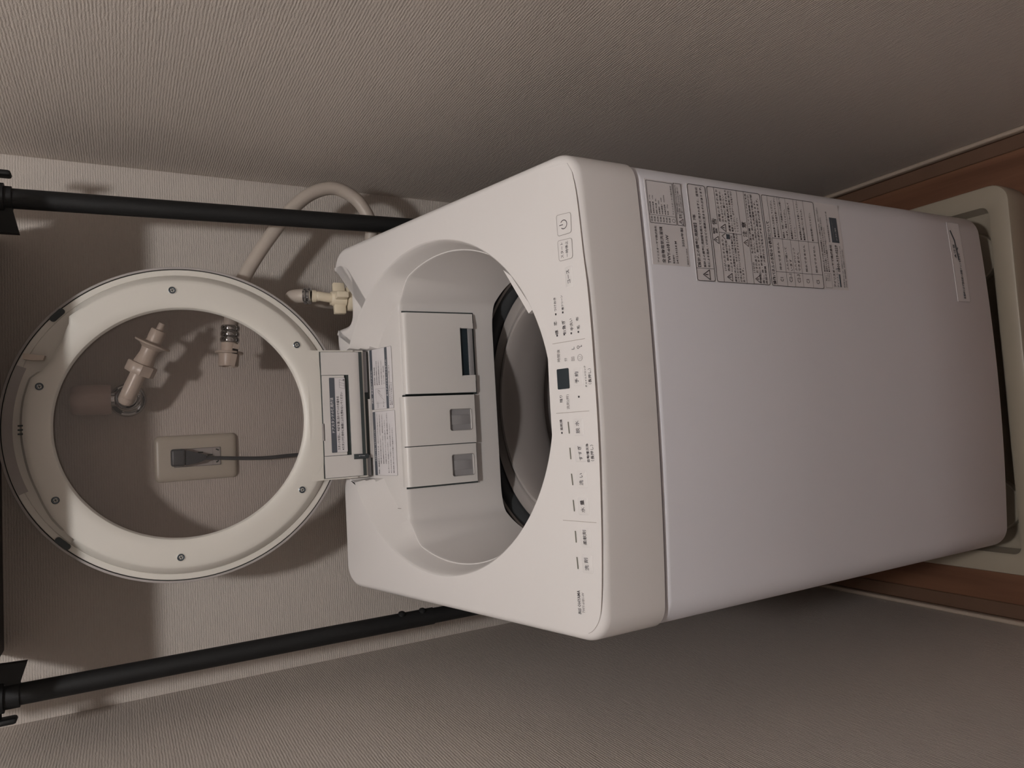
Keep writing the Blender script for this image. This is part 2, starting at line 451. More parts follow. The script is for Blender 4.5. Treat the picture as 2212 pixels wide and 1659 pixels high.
for k in range(4):
    a = k*PI/2+.4; c = Vector((math.cos(a), math.sin(a), 0)); t_ = Vector((-math.sin(a), math.cos(a), 0))
    pts = [Vector((0, YC, .375))+c*(.03+.12*i/8) for i in range(9)]
    b.tube(pts, lambda u: .012+.006*math.sin(PI*u), TUBD, n=12)
b.build('pulsator', WM)
# small catch under the front rim
b = B(); P = [deckS.px(q) for q in ((1086, 583), (1103, 596), (1150, 668), (1141, 677))]
b.prism([deckS.to(*p, -.0008) for p in P], deckS.n*-.006, DECKM); b.build('lid_catch', WM)

# drawers on the back wall of the recess
def yplane(y): return Surf((0, y, 0), (1, 0, 0), (0, 0, 1))
def front_box(b, x0, x1, z0, z1, yf, yb, m, topr=.009, cut=None):
    """block whose face is at yf, its top front edge rounded; profile in YZ extruded along X, optional cut-out at the bottom edge"""
    prof = [(yb, z0), (yf, z0)]
    for i in range(7):
        t = R_(90*i/6); prof.append((yf+topr*(1-math.cos(t)), z1-topr*(1-math.sin(t))))
    prof.append((yb, z1))
    def ext(xa, xb, pr):
        b.prism([(xa, y, z) for y, z in pr], (xb-xa, 0, 0), m)
    if not cut: ext(x0, x1, prof); return
    ca, cb, cz = cut
    ext(x0, ca, prof); ext(cb, x1, prof)
    pr = [(yb, cz), (yf, cz)]+prof[2:]; ext(ca, cb, pr)
YD = YB-.010
# dark gap behind the fronts
def gapplate(x0, x1, z0, z1):
    b = B(); b.box((x0-.0018, YB-.0035, z0-.0018), (x1+.0018, YB-.0012, z1+.001), GAP); return b.build('gap_frame', WM)
gapplate(.0245, .1545, .8600, .9800); gapplate(-.119, .0225, .8665, .985)
b = B()
front_box(b, .0255, .1535, .8612, .9835, YB-.0075, YB+.006, DRAWM, .010, (.052, .131, .8845))
d = b.build('detergent_drawer', WM, 'wide detergent drawer with a finger slot')
b = B(); b.box((.050, YB-.0040, .862), (.133, YB-.0028, .8845), DISP)
b.box((.050, YB-.0060, .8615), (.133, YB-.0042, .8705), WIN, .001)
b.prism([(.053, YB-.0062, .8845), (.0445, YB-.0062, .861), (.0535, YB-.0062, .861)], (0, -.0016, 0), DRAWM)
b.prism([(.130, YB-.0062, .8845), (.1385, YB-.0062, .861), (.1295, YB-.0062, .861)], (0, -.0016, 0), DRAWM)
b.build('finger_slot', d)
for x0, x1, z0 in ((-.0555, .0215, .8665), (-.1178, -.0568, .8680)):
    b = B(); cx = (x0+x1)/2; 
    wx0, wx1 = (-.0345, -.0012) if x0 > -.056 else (-.1068, -.0735)
    yf = YD
    front_box(b, x0, wx0, z0, .9885, yf, YB+.006, DRAWM, .010)
    front_box(b, wx1, x1, z0, .9885, yf, YB+.006, DRAWM, .010)
    b.prism([(wx0, y, z) for y, z in [(YB+.006, .9105), (yf, .9105)]+[(yf+.010*(1-math.cos(R_(15*i))), .9885-.010*(1-math.sin(R_(15*i)))) for i in range(7)]+[(YB+.006, .9885)]], (wx1-wx0, 0, 0), DRAWM)
    b.box((wx0, yf, z0), (wx1, YB+.004, .8735), DRAWM)
    c = b.build('compartment_cover', WM, 'compartment cover with a square grey window')
    b = B(); b.box((wx0+.0002, yf+.003, .8737), (wx1-.0002, yf+.0045, .9103), WIN)
    b.box((wx0+.009, yf+.0022, .876), (wx1-.009, yf+.0032, .907), WIN, .0006)
    b.build('window', c)
    b = B(); S = yplane(yf-.0001)
    fr = rrect(wx0-.0006, .8727, wx1+.0006, .9113, .004)
    stroke(b, S, fr, .0008, RIMG, .0002, px=False, closed=True); b.build('window_frame', c)

# ------------------------------------------------------------------ lid
LT = R_(5); LO = Vector((0, .49, 1.037)); LUP = Vector((0, math.sin(LT), math.cos(LT))); LN = Vector((0, -math.cos(LT), math.sin(LT)))
lidS = Surf(LO+LUP*.2481, (1, 0, 0), LUP)          # normal = u x v -> faces the viewer
assert lidS.n.dot(LN) > .99, lidS.n
LC = lidS.P
RO = .2346
b = B()
def lring(prof, m, n=180): b.revolve(prof, m, LC, LN, n=n, x=(1, 0, 0))
lring([(.190, -.020), (.222, -.020), (RO-.003, -.016), (RO, -.010), (RO, -.002), (RO-.0006, -.0004), (RO-.0034, -.0001), (RO-.0038, -.0012)], RIMG)
lring([(RO-.0038, -.0012), (RO-.0039, -.005), (RO-.0050, -.005)], GAP)
lring([(RO-.0050, -.005), (RO-.0051, -.0005), (RO-.0060, .0001), (.2215, .0002)], LIDM)
# flange inner part and raised ring, whose outer edge is cut back at the top of the lid
tab = [(0, .2105), (36, .2105), (43.1, .2120), (45, .2050), (52.4, .1941), (62.1, .1913), (66, .1945), (70.1, .2030), (77.9, .2030), (88.6, .2020), (99.5, .2015), (114.6, .2030), (126.2, .2080), (131, .2085), (134, .2105), (360, .2105)]
def Rp(deg):
    for (a, r_), (c, s_) in zip(tab, tab[1:]):
        if a <= deg <= c: return r_+(s_-r_)*(deg-a)/(c-a)
    return .2105
n = 360
def lpt(i, r, h):
    a = 2*PI*i/n; return lidS.to(r*math.cos(a), r*math.sin(a), h)
rs = [[lpt(i, .2215, .0002) for i in range(n)], [lpt(i, .2211, -.0006) for i in range(n)], [lpt(i, .2205, .0002) for i in range(n)]]
def slope(i): d_ = i*360/n; return .010 if (d_ < 40 or d_ > 136) else (.0035 if not 66 < d_ < 132 else .006)
rs.append([lpt(i, min(.2203, Rp(i)+slope(i)), .0010) for i in range(n)])
rs.append([lpt(i, Rp(i)+.0012, .0128) for i in range(n)])
rs.append([lpt(i, Rp(i)-.0012, .0140) for i in range(n)])
rs.append([lpt(i, Rp(i)-.005, .0146) for i in range(n)])
rs.append([lpt(i, .184, .0150) for i in range(n)])
rs.append([lpt(i, .174, .0142) for i in range(n)])
rs.append([lpt(i, .1705, .0120) for i in range(n)])
rs.append([lpt(i, .1692, .0085) for i in range(n)])
rs.append([lpt(i, .1688, .0010) for i in range(n)])
rs.append([lpt(i, .1700, -.006) for i in range(n)])
rs.append([lpt(i, .190, -.020) for i in range(n)])
b.rings(rs, LIDM)
LID = b.build('lid', WM, 'raised round lid ring in off-white plastic', smooth=28)
b = B(); b.revolve([(.0001, -.0015), (.1705, -.0015), (.1705, -.0045), (.0001, -.0045)], GLASS, LC, LN, n=120, x=(1, 0, 0)); b.build('glass_pane', LID, 'clear smoky glass')
for q in ((372, 627), (641, 745), (653, 1058), (391, 1204), (120, 1081), (85, 835)):
    S = Surf(LC+LN*.0148, (1, 0, 0), LUP); p = S.px(q); c = S.to(*p, 0)
    b = B(); b.revolve([(.0062, -.0005), (.0062, .0006), (.0054, .0009), (.0047, .0003), (.0047, -.0002)], LIDM, c, LN, n=28)
    b.revolve([(.0060, -.0004), (.0056, .0004), (.0044, .0010), (.0040, .0004), (.0028, .0002), (.0024, -.0006), (.0001, -.0008)], STEEL, c, LN, n=28)
    for a in (0, 90):
        u = Vector((math.cos(R_(a+20)), 0, math.sin(R_(a+20)))); v = LN.cross(u).normalized()
        b.prism([c+u*s*.0024+v*t*.0005+LN*.0002 for s, t in ((-1, -1), (1, -1), (1, 1), (-1, 1))], LN*.0004, GAP)
    b.build('screw', LID, 'steel cross-head screw')
for q, a in (((124, 681), 0), ((136, 1174), 0)):
    p = lidS.px(q); rad = math.atan2(p[1], p[0]); u = Vector((math.cos(rad), math.sin(rad))); t_ = Vector((-u.y, u.x))
    b = B(); L2 = []
    for i in range(24):
        th = 2*PI*i/24; e = Vector((math.cos(th)*.0042, math.sin(th)*.0042+(.0072 if math.sin(th) > 0 else -.0072)))
        L2.append(Vector((p[0], p[1]))+u*e.x+t_*e.y)
    b.prism([lidS.to(v.x, v.y, .0002) for v in L2], LN*.0028, BUMP); b.build('rubber_bumper', LID, 'dark oval rubber bumper')
for y in (920, 929, 938):
    b = B(); S = Surf(LC+LN*.0105, (1, 0, 0), LUP); p = S.px((44, y))
    b.prism([S.to(p[0]+dx, p[1]+dy, 0) for dx, dy in ((-.0011, -.0035), (.0011, -.0035), (.0011, .0025), (-.0011, .0025))], LN*.0036, GAP); b.build('vent_slit', LID)
b = B()
for (xa, ya), (xb, yb_) in (((.1105, .1865), (.0835, .1815)),):
    pts = [(.1045, .201), (.0965, .2015), (.0945, .190), (.0945, .178), (.1010, .1755), (.1025, .187)]
b.prism([lidS.to(x, y, .001) for x, y in pts], LN*.010, BEIGE); b.build('latch_hook', LID, 'cream latch hook near the lid edge')
b = B(); a0, a1 = 67, 113  # grip arc: shadow of the handle recess put into its grey colour
rs = [[lidS.to(r*math.cos(R_(a0+(a1-a0)*i/40)), r*math.sin(R_(a0+(a1-a0)*i/40)), h) for i in range(41)] for r, h in ((.2285, .0001), (.2283, .0007), (.2165, .0007), (.2162, .0001))]
b.rings(rs, RIMG, closed=False); b.build('handle_recess', LID, 'finger grip along the lid top, its shade painted grey')

# hinge housing with its cover and door-stand flap
b = B()
HY = .4770
hx0, hx1 = atY((700, 1038), HY).x, atY((692, 756.5), HY).x; hz1 = atY((696.5, 900), HY).z; hz0 = atY((789, 900), HY).z
b.prism([(hx0, y, z) for y, z in [(.512, 1.112), (.4815, 1.1105), (.4806, hz1+.0006), (HY+.0045, hz1+.0006), (HY+.0050, hz0-.002), (.500, hz0-.006), (.512, hz0-.006)]], (hx1-hx0, 0, 0), LIDM)
b.box((hx0, HY+.001, hz0+.016), (hx0+.0022, .50, hz1+.0006), LIDM); b.box((hx1-.0022, HY+.001, hz0+.016), (hx1, .50, hz1+.0006), LIDM)
HN = b.build('hinge_housing', WM, 'white hinge housing joining lid and deck')
b = B(); b.box((hx0+.0024, HY+.0022, hz0+.001), (hx1-.0024, HY+.0038, hz1), GAP); b.build('housing_gap', HN)
def cover(b, x0, x1, z0, z1, m, rnd):
    yf = HY-.0006; prof = [(yf+.003, z1), (yf, z1)]
    if rnd:
        r = .017
        for i in range(8):
            t = R_(90*i/7); prof.append((yf+r*.75*(1-math.cos(t)), z0+r-r*math.sin(t)))
        prof.append((yf+r*.75+.003, z0)); prof.append((yf+.003, z0+r))
    else: prof += [(yf, z0), (yf+.003, z0)]
    b.prism([(x0, y, z) for y, z in prof], (x1-x0, 0, 0), m)
b = B()
fx0, fx1 = atY((730, 984), HY).x, atY((730, 810.5), HY).x; fz0, fz1 = atY((746.5, 900), HY).z, atY((698.5, 900), HY).z; gz = atY((757, 900), HY).z
cover(b, fx1+.0004, hx1-.0030, hz0, hz1-.0012, DRAWM, True); cover(b, hx0+.0030, fx0-.0004, hz0, hz1-.0012, DRAWM, True); cover(b, fx0-.0004, fx1+.0004, hz0, gz, DRAWM, True)
b.build('hinge_cover', HN, 'smooth white cover over the hinge')
b = B(); cover(b, fx0+.0004, fx1-.0004, fz0, fz1, DRAWM, False); FLAP = b.build('stand_flap', HN, 'white flap holding the door stand')
b = B(); cover(b, -.0395, -.0125, fz1-.0012, fz1+.0022, RIMG, False); b.build('flap_grip', FLAP)
b = B()
c_ = [atY(q, HY-.001) for q in ((765, 986.5), (776, 986), (788, 985.5), (797, 985))]
b.tube([c_[0], c_[1]+Vector((0, .0005, 0)), c_[2]+Vector((0, .004, 0)), c_[3]+Vector((0, .008, 0))], .0042, BUMP, n=14)
b.tube([c_[1]+Vector((.001, -.0036, .002)), c_[2]+Vector((.001, .0002, 0))], .0008, CHROME, n=8)
b.build('stand_clip', HN, 'black hooked clip of the door stand')
b = B(); b.box((hx0+.001, .4905, hz0-.012), (hx1-.001, .5035, hz0+.001), GAP, .001); b.build('hinge_gap', HN)
for a_, c2 in ((hx0+.001, fx0-.003), (atY((790, 848), .488).x, hx1-.001)):
    b = B(); b.box((a_, .4870, hz0-.0095), (c2, .4900, hz0+.002), WIN, .001); b.build('hinge_barrel', HN)
b = B(); P = [shelfS.px(q) for q in ((797, 862), (804, 862), (808, 988), (800, 988))]
b.prism([shelfS.to(*p, 0) for p in P], shelfS.n*.005, DRAWM); b.build('hinge_ledge', WM)

# door stand sticker
hS = Surf((0, HY-.0010, 0), (1, 0, 0), (0, 0, 1))
b = B()
A = hS.px((714, 976)); C_ = hS.px((749, 817))
x0, x1, z0, z1 = -.0590, .0610, 1.0478, 1.0755
x0 = hS.px((735, 977))[0]; x1 = hS.px((730, 816))[0]; z1 = hS.px((714, 900))[1]; z0 = hS.px((748, 900))[1]
sheet(b, hS, rrect(x0, z0, x1, z1, .0012), PAPER, 0, .0002)
zb = hS.px((725.5, 900))[1]
sheet(b, hS, rrect(x0, zb, x1, z1, .0012), LABELG, .0002, .0004)
stroke(b, hS, rrect(x0, z0, x1, z1, .0012), .0004, INKL, .0003, px=False, closed=True)
text(b, hS, 'ドアスタンドの使用方法', (720.5, 935), (716, 859), PAPER, .0006)
text(b, hS, 'スタンドを回し、先端を溝に合わせてふたを留める', (733, 972), (729, 856), INK, .0005, .0043)
text(b, hS, '※スタンド使用中に無理にふたを閉めないでください', (741.5, 972), (737, 847), INK, .0005, .0043)
for k, (u, v) in enumerate(((.048, 1.0585), (.0525, 1.0585))):
    stroke(b, hS, [(u-.006, v-.004), (u+.002, v-.004), (u+.004, v+.004), (u-.004, v+.004), (u-.006, v-.004)], .0004, INKL, .0004, px=False)
text(b, hS, '溝', (742, 823), (742, 819), INK, .0005)
b.build('stand_sticker', FLAP, 'sticker with a slate banner and Japanese instructions')

# two stickers on the shelf
def shelf_label(corners, rows, bars):
    b = B(); P = [shelfS.px(q) for q in corners]
    X0, X1 = (P[0][0]+P[1][0])/2, (P[2][0]+P[3][0])/2; V1, V0 = (P[0][1]+P[3][1])/2, (P[1][1]+P[2][1])/2
    sheet(b, shelfS, rrect(X0, V0, X1, V1, .0015), PAPER, .0004, .0008)
    stroke(b, shelfS, rrect(X0, V0, X1, V1, .0015), .0004, INKL, .0009, px=False, closed=True)
    def uv(fx, fy): return (X0+(X1-X0)*fx, V1-(V1-V0)*fy)
    for f0, f1 in bars: sheet(b, shelfS, rrect(*uv(.003, f1), *uv(.997, f0), .0004), LABELG, .0008, .001)
    for t, fy, fa, fb, h_, m in rows: text(b, shelfS, t, uv(fa, fy), uv(fb, fy), m, .0012, h_, px=False)
    return b, uv
bl, uv = shelf_label(((812, 1027), (861, 1027), (852, 888), (806, 888)), [
    ('お洗濯のしかた・お手入れのしかた', .065, .22, .72, .0036, PAPER),
    ('洗剤・柔軟剤を入れるとき', .20, .02, .46, .0030, INK), ('洗剤は水平になるまで引き出し表示の目盛に合わせて入れてください', .20, .50, .97, .0024, INK),
    ('洗濯物の量に合わせた水量で使用してください。', .31, .18, .58, .0026, INK), ('入れすぎると洗剤が溶け残ります。', .31, .62, .96, .0026, INK),
    ('柔軟剤は柔軟剤投入口に入れてください。投入口の', .42, .18, .62, .0026, INK), ('基準線を超えないでください。', .42, .66, .95, .0026, INK),
    ('お洗濯のあと糸くずフィルターのごみを取り除いて', .53, .18, .70, .0026, INK), ('ください。', .53, .74, .86, .0026, INK),
    ('糸くずフィルターは水洗いしてください。', .64, .04, .52, .0028, INK), ('月に一度は槽の洗浄をしてください。', .64, .56, .97, .0028, INK),
    ('投入口は引き出して水洗いし、水気をふき取ってください。', .75, .04, .80, .0026, INK),
    ('槽を清潔に保つためにふたを開けて乾燥させてください。', .86, .04, .74, .0026, INK)], [(0, .115)])
bl.build('care_sticker', WM, 'left sticker of small Japanese text on the shelf')
bl, uv = shelf_label(((804, 885), (851, 882), (846, 747), (799, 757)), [
    ('洗剤・柔軟剤の入れかた', .06, .10, .66, .0036, PAPER), ('液体洗剤・粉末洗剤', .20, .40, .70, .0028, INK),
    ('●粉末洗剤は洗剤投入口に入れる', .30, .40, .80, .0026, INK), ('●液体洗剤は液体用の投入口へ', .40, .40, .80, .0026, INK),
    ('引き出しを奥まで押し込んでください', .52, .40, .80, .0026, INK), ('仕上げ剤・漂白剤', .62, .40, .70, .0026, INK),
    ('糸くずフィルターのお手入れ', .745, .20, .80, .0036, PAPER), ('●ためすぎると洗濯物に糸くずが付着します', .86, .05, .70, .0026, INK),
    ('●取り外して水洗いする', .94, .05, .42, .0026, INK)], [(0, .115), (.69, .80)])
for k in range(3):
    stroke(bl, shelfS, [uv(.14+.07*k, .60-.08*k), uv(.22+.05*k, .42-.05*k), uv(.30, .30+.06*k)], .0005, INKL, .0012, px=False)
stroke(bl, shelfS, [uv(.1, .22), uv(.34, .22), uv(.34, .64), uv(.1, .64), uv(.1, .22)], .0003, INKL, .0012, px=False)
text(bl, shelfS, '引き出す', uv(.03, .30), uv(.13, .30), INK, .0012, .0024, px=False); text(bl, shelfS, '押し込む', uv(.03, .56), uv(.13, .56), INK, .0012, .0024, px=False)
bl.build('detergent_sticker', WM, 'right sticker of small Japanese text on the shelf')

# ------------------------------------------------------------------ control panel
b = B(); S = deckS
front = [(1250, 455), (1260, 545), (1269.5, 620), (1278, 714), (1284, 797), (1290, 887), (1294.7, 977), (1297.5, 1057), (1299.8, 1147), (1300.6, 1217), (1300.5, 1270), (1298.5, 1320), (1293, 1345), (1282, 1362), (1272, 1368)]
back_ = [(1218, 1300), (1213, 1220), (1206, 1130), (1200, 1050), (1194, 960), (1189, 880), (1185, 800), (1181, 714), (1178, 620), (1173, 540), (1168.5, 455)]
front0 = [(1225, 352), (1236, 372), (1243, 405)]; back0 = [(1166, 400), (1164, 370)]
PF = [Vector((*S.px(q), 0)) for q in front0+front]; PB = [Vector((*S.px(q), 0)) for q in [(1222, 1350)]+back_+back0]
poly = [(p.x, p.y) for p in PF+PB]
b.prism([S.to(x, y, -.0004) for x, y in poly], S.n*.0006, DECKM)
CPAN = b.build('control_panel', WM, 'smooth control panel along the front of the deck')
b = B(); CF = catmull([(p.x, p.y, 0) for p in PF[1:]], 4)
stroke(b, S, [(p.x, p.y) for p in CF], .00035, LINE, .0005, px=False); b.build('panel_outline', CPAN)

def button_frame(x0, x1, y0, y1):       # X range, slope range (metres on the deck)
    stroke(b, S, rrect(x0, y0, x1, y1, .0035), .00055, LINE, .0006, px=False, closed=True)
b = B()
pw = [S.px(q) for q in ((1204, 468), (1233, 459), (1234.5, 500), (1206, 510))]
def framed(q, name, lab):
    global b
    P = [Vector((*S.px(t), 0)) for t in q]; n_ = 4
    b = B(); out = []
    for i in range(n_):
        a, c, e = P[i-1], P[i], P[(i+1) % n_]; u1 = (a-c).normalized()*.0032; u2 = (e-c).normalized()*.0032
        for k in range(6):
            t = k/5; out.append((1-t)**2*(c+u1)+2*t*(1-t)*c+t*t*(c+u2))
    pts = [(p.x, p.y) for p in out]
    b.prism([S.to(x, y, .0004) for x, y in pts], S.n*.0003, DECKM)
    stroke(b, S, pts, .0006, RIMG, .0009, px=False, closed=True); return b
b = framed(((1202.5, 466), (1233.5, 458.5), (1235, 502), (1206, 511)), 'power_button', '')
c = Vector((*S.px((1218.5, 485)), 0)); arc = [(c.x+.0050*math.sin(R_(t)), c.y+.0050*math.cos(R_(t))) for t in range(38, 323, 12)]
stroke(b, S, arc, .0009, INK, .0009, px=False); stroke(b, S, [(c.x, c.y+.0065), (c.x, c.y+.0012)], .0009, INK, .0009, px=False)
b.build('power_button', CPAN, 'outlined button with the power symbol')
b = framed(((1205.5, 521), (1236, 514), (1238, 557), (1209, 565)), 'start_button', '')
text(b, S, 'スタート', (1216, 558), (1214, 524), INK, .0009); text(b, S, '一時停止', (1226.5, 555), (1224.5, 521), INK, .0009)
b.build('start_button', CPAN, 'outlined start and pause button')
for t, q0, q1, pad in (('コース', (1231, 612), (1227, 583), (1224, 1236, 577, 620)), ('予 約', (1247.5, 828), (1246, 803), (1241, 1257, 796, 832)),
                  ('脱 水', (1250, 936), (1247, 909), (1242, 1259, 904, 941)), ('すすぎ', (1256.5, 994), (1251.5, 963), (1245, 1263, 960, 998)), ('洗 い', (1257, 1048), (1256, 1022), (1249, 1267, 1017, 1054)),
                  ('水 量', (1261, 1107), (1258, 1080), (1252, 1270, 1075, 1112)), ('柔軟剤', (1265.5, 1177), (1263, 1145), (1257, 1275, 1142, 1181)), ('洗 剤', (1269.5, 1232), (1266.5, 1205), (1260, 1279, 1200, 1237))):
    b = B(); x_0, x_1, y_0, y_1 = pad
    P = [S.px((x_0-1, y_0)), S.px((x_1+1, y_0)), S.px((x_1+1, y_1)), S.px((x_0-1, y_1))]
    X0, X1 = min(p[0] for p in P), max(p[0] for p in P); V0, V1 = min(p[1] for p in P), max(p[1] for p in P)
    vs = [S.to(x, y, .00035) for x, y in rrect(X0, V0, X1, V1, .002)]; vt = [S.to(x, y, .0007) for x, y in rrect(X0+.0008, V0+.0008, X1-.0008, V1-.0008, .0015)]
    b.rings([vs, vt], DECKM, caps=(0, 1))
    text(b, S, t, q0, q1, INK, .0010)
    b.build('membrane_button', CPAN)
b = B()
for t, q0, q1, m in (('標　準', (1204, 723), (1200, 694), INK), ('お急ぎ', (1220.5, 722), (1217, 692), INK), ('手洗い', (1236.5, 714), (1233, 688), INK), ('毛　布', (1250.5, 711), (1247, 685), INK),
                  ('つけおき', (1200.5, 673), (1198.5, 643), INK), ('槽クリーン', (1216.5, 670), (1213, 638), INK),
                  ('時間後', (1208, 782), (1206.5, 755), INKL), ('分', (1223, 781), (1222, 773), INKL), ('回', (1238.5, 779.5), (1238, 771), INKL), ('Ｌ', (1238.5, 755), (1238, 750), INK),
                  ('残り', (1213.5, 870), (1212, 854), INK), ('洗剤(杯)', (1229, 884), (1226.5, 852), INKL),
                  ('風乾燥', (1214.5, 930), (1212, 906), INK), ('チャイルドロック', (1267.5, 836), (1263.5, 790), INK), ('（長押し）', (1275.5, 830), (1273.5, 796), INK),
                  ('自動槽洗浄', (1272, 998), (1268.5, 958), INK), ('（長押し）', (1281, 996), (1278.5, 961), INK)):
    text(b, S, t, q0, q1, m, .0006)
for q in ((1204.2, 725), (1219.5, 722.5), (1234.7, 720), (1250, 717), (1201.2, 679), (1216.3, 675), (1251, 857), (1214.5, 935)):
    c = S.px(q); sheet(b, S, rrect(c[0]-.0011, c[1]-.0010, c[0]+.0011, c[1]+.0010, .0004), INK, .0004, .0007)
c = S.px((1253.5, 772.5)); stroke(b, S, [(c[0]+.0036*math.cos(R_(t)), c[1]+.0036*math.sin(R_(t))) for t in range(0, 360, 20)], .0004, INKL, .0006, px=False, closed=True)
stroke(b, S, [(c[0]-.0015, c[1]-.001), (c[0], c[1]-.0018), (c[0]+.0015, c[1]-.001)], .0004, INKL, .0006, px=False)
for k in (-.0014, .0014): sheet(b, S, rrect(c[0]+k-.0003, c[1]+.0006, c[0]+k+.0003, c[1]+.0013, .0001), INKL, .0004, .0007)
c = S.px((1249.5, 750)); stroke(b, S, [(c[0]+.0015*math.cos(R_(t)), c[1]+.0016*math.sin(R_(t))) for t in range(0, 360, 24)], .0006, INKL, .0006, px=False, closed=True)
stroke(b, S, [(c[0], c[1]-.0018), (c[0]+.0004, c[1]-.0058)], .0006, INKL, .0006, px=False); stroke(b, S, [(c[0]+.0002, c[1]-.0050), (c[0]+.0016, c[1]-.0050)], .0009, INKL, .0006, px=False)
b.build('panel_lettering', CPAN, 'grey Japanese lettering and marks')
for q0, q1 in (((1194.5, 743), (1264, 731.5)), ((1202.5, 893), (1273.5, 887.5)), ((1217, 1123.5), (1289, 1129))):
    b = B(); stroke(b, S, [q0, q1], .0006, LINE, .0006); b.build('divider_line', CPAN)
for q0, q1 in (((1228, 912), (1230.5, 935.5)), ((1231.8, 968), (1233.8, 991)), ((1235.3, 1024), (1238, 1047)), ((1239, 1080.5), (1241.5, 1103.5)), ((1243.5, 1147.5), (1245.5, 1171)), ((1247, 1204), (1249.5, 1228))):
    b = B(); stroke(b, S, [q0, q1], .0016, LED, .0007); b.build('indicator_bar', CPAN)
b = B(); P = [Vector((*S.px(q), 0)) for q in ((1203.5, 798), (1228.5, 794.8), (1231.5, 839), (1206, 841.8))]
X0, X1 = (P[2].x+P[3].x)/2, (P[0].x+P[1].x)/2; V0, V1 = (P[1].y+P[2].y)/2, (P[0].y+P[3].y)/2
sheet(b, S, rrect(X0, V0, X1, V1, .0014), DISP, .0004, .0009); b.build('display_window', CPAN, 'dark digital display window')
b = B(); text(b, S, 'IRIS OHYAMA', (1253.5, 1326), (1250, 1275), INK, .0006, .0046)
text(b, S, 'TWY-60B1-W', (1262, 1324), (1259.5, 1280), INKL, .0006, .0036); b.build('maker_lettering', CPAN, 'grey printed lettering')

# ------------------------------------------------------------------ front stickers
S = frontS
def T(b, t, x0, x1, z, h=None, m=INK): text(b, S, t, (x0, z), (x1, z), m, .0009, h, px=False)
def frame(b, x0, z0, x1, z1, r=.0015, wd=.0006, m=INK): stroke(b, S, rrect(x0, z0, x1, z1, r, 3), wd, m, .0009, px=False, closed=True)
def tri(b, cx, cz, s):
    stroke(b, S, [(cx-s, cz-s*.8), (cx+s, cz-s*.8), (cx, cz+s*.9)], s*.16, INK, .0010, px=False, closed=True)
    stroke(b, S, [(cx, cz+s*.35), (cx, cz-s*.3)], s*.2, INK, .0010, px=False)
def line(b, x0, z0, x1, z1, wd=.0003): stroke(b, S, [(x0, z0), (x1, z1)], wd, INK, .0009, px=False)
b = B()
sheet(b, S, [(.1475, .7585), (.2530, .8155)], PAPER, 0, .0005)
frame(b, .1985, .7725, .2510, .8135, .0008)
frame(b, .1985, .7590, .2520, .7708, .0006); line(b, .2135, .759, .2135, .7708)
line(b, .2085, .773, .2085, .813, .0004)
T(b, 'アイリスオーヤマ株式会社', .1500, .1950, .8065, .0034); T(b, '全自動電気洗濯機', .1500, .1945, .7985, .0052); T(b, 'TWY-60B1-W', .1500, .1850, .7900, .0048)
T(b, '製造番号', .1500, .1605, .7830, .0028); T(b, '241210154 M', .1500, .1780, .7775, .0030); T(b, '2024年製', .1720, .1960, .7655, .0042); T(b, 'MADE IN CHINA', .1498, .1700, .7610, .0018)
for i, t in enumerate(('標準洗濯容量　6.0kg', '標準脱水容量　6.0kg', '標準使用水量　86L', '定格電圧　100V', '定格消費電力　315W', '定格周波数　50/60Hz', '質量　29kg')):
    T(b, t, .2000, .2070+.0, .8105-.0046*i, .0022) if i < 0 else T(b, t, .2100, .2100+.002*len(t)*.95, .8105-.0044*i, .0022)
T(b, 'アイリスオーヤマ株式会社', .2110, .2480, .7757, .0024)
for i in range(7): T(b, '性能', .2000, .2070, .8105-.0046*i, .0024)
stroke(b, S, [(.2035+.0022*math.cos(R_(t)), .7765+.0022*math.sin(R_(t))) for t in range(0, 360, 30)], .0004, INK, .0009, px=False, closed=True)
tri(b, .2030, .7645, .0038); T(b, '警告', .2075, .2128, .7648, .0048)
T(b, '●異常時は電源プラグを抜き使用を中止する', .2150, .2500, .7683, .0022); T(b, '●感電・火災のおそれあり分解しない', .2150, .2480, .7650, .0022); T(b, '●アースを取り付ける', .2150, .2380, .7618, .0022)
b.build('rating_sticker', WM, 'rating plate sticker high on the right of the cabinet front')
b = B()
sheet(b, S, [(.1305, .7175), (.2550, .7490)], PAPER, 0, .0005)
frame(b, .1312, .7185, .2540, .7480, .003, .0008); line(b, .1470, .7185, .1470, .7480, .0005); tri(b, .1392, .7320, .0062)
T(b, '【設計上の標準使用期間】7年', .1485, .2150, .7425, .0054)
T(b, '設計上の標準使用期間を超えて使用されますと、経年劣', .1485, .2510, .7335, .0040); T(b, '化による発火・けがなどの事故に至るおそれがあります。', .1485, .2525, .7265, .0040)
b.build('service_life_sticker', WM, 'two-line sticker with a warning triangle')
b = B()
sheet(b, S, [(.1305, .6205), (.2550, .7165)], PAPER, 0, .0005)
frame(b, .1312, .6215, .2545, .7155, .003, .0008)
for z in (.7035, .6640, .6515): line(b, .1315, z, .2540, z, .0005)
line(b, .1955, .6640, .1955, .7035, .0005)
tri(b, .1850, .7095, .0048); T(b, '警 告', .1925, .2130, .7098, .0080)
tri(b, .1380, .6930, .0050); T(b, 'けがのおそれあり', .1460, .1870, .6990, .0040)
T(b, '洗濯・脱水槽が完全', .1455, .1860, .6935, .0034); T(b, 'に止まるまで中の', .1455, .1800, .6885, .0034)
for i, t in enumerate(('絶対に中の洗濯物などに手を触れな', 'いでください。ゆるい回転でも洗濯物', 'が手に巻きついてけがをするおそれが', 'あります。')):
    T(b, t, .1325, .1325+.00375*len(t), .6830-.0047*i, .0034)
stroke(b, S, [(.187, .694), (.191, .699), (.1945, .693)], .0012, INKL, .0009, px=False); sheet(b, S, [(.1875, .6855), (.1940, .6915)], INKM, .0005, .0009)
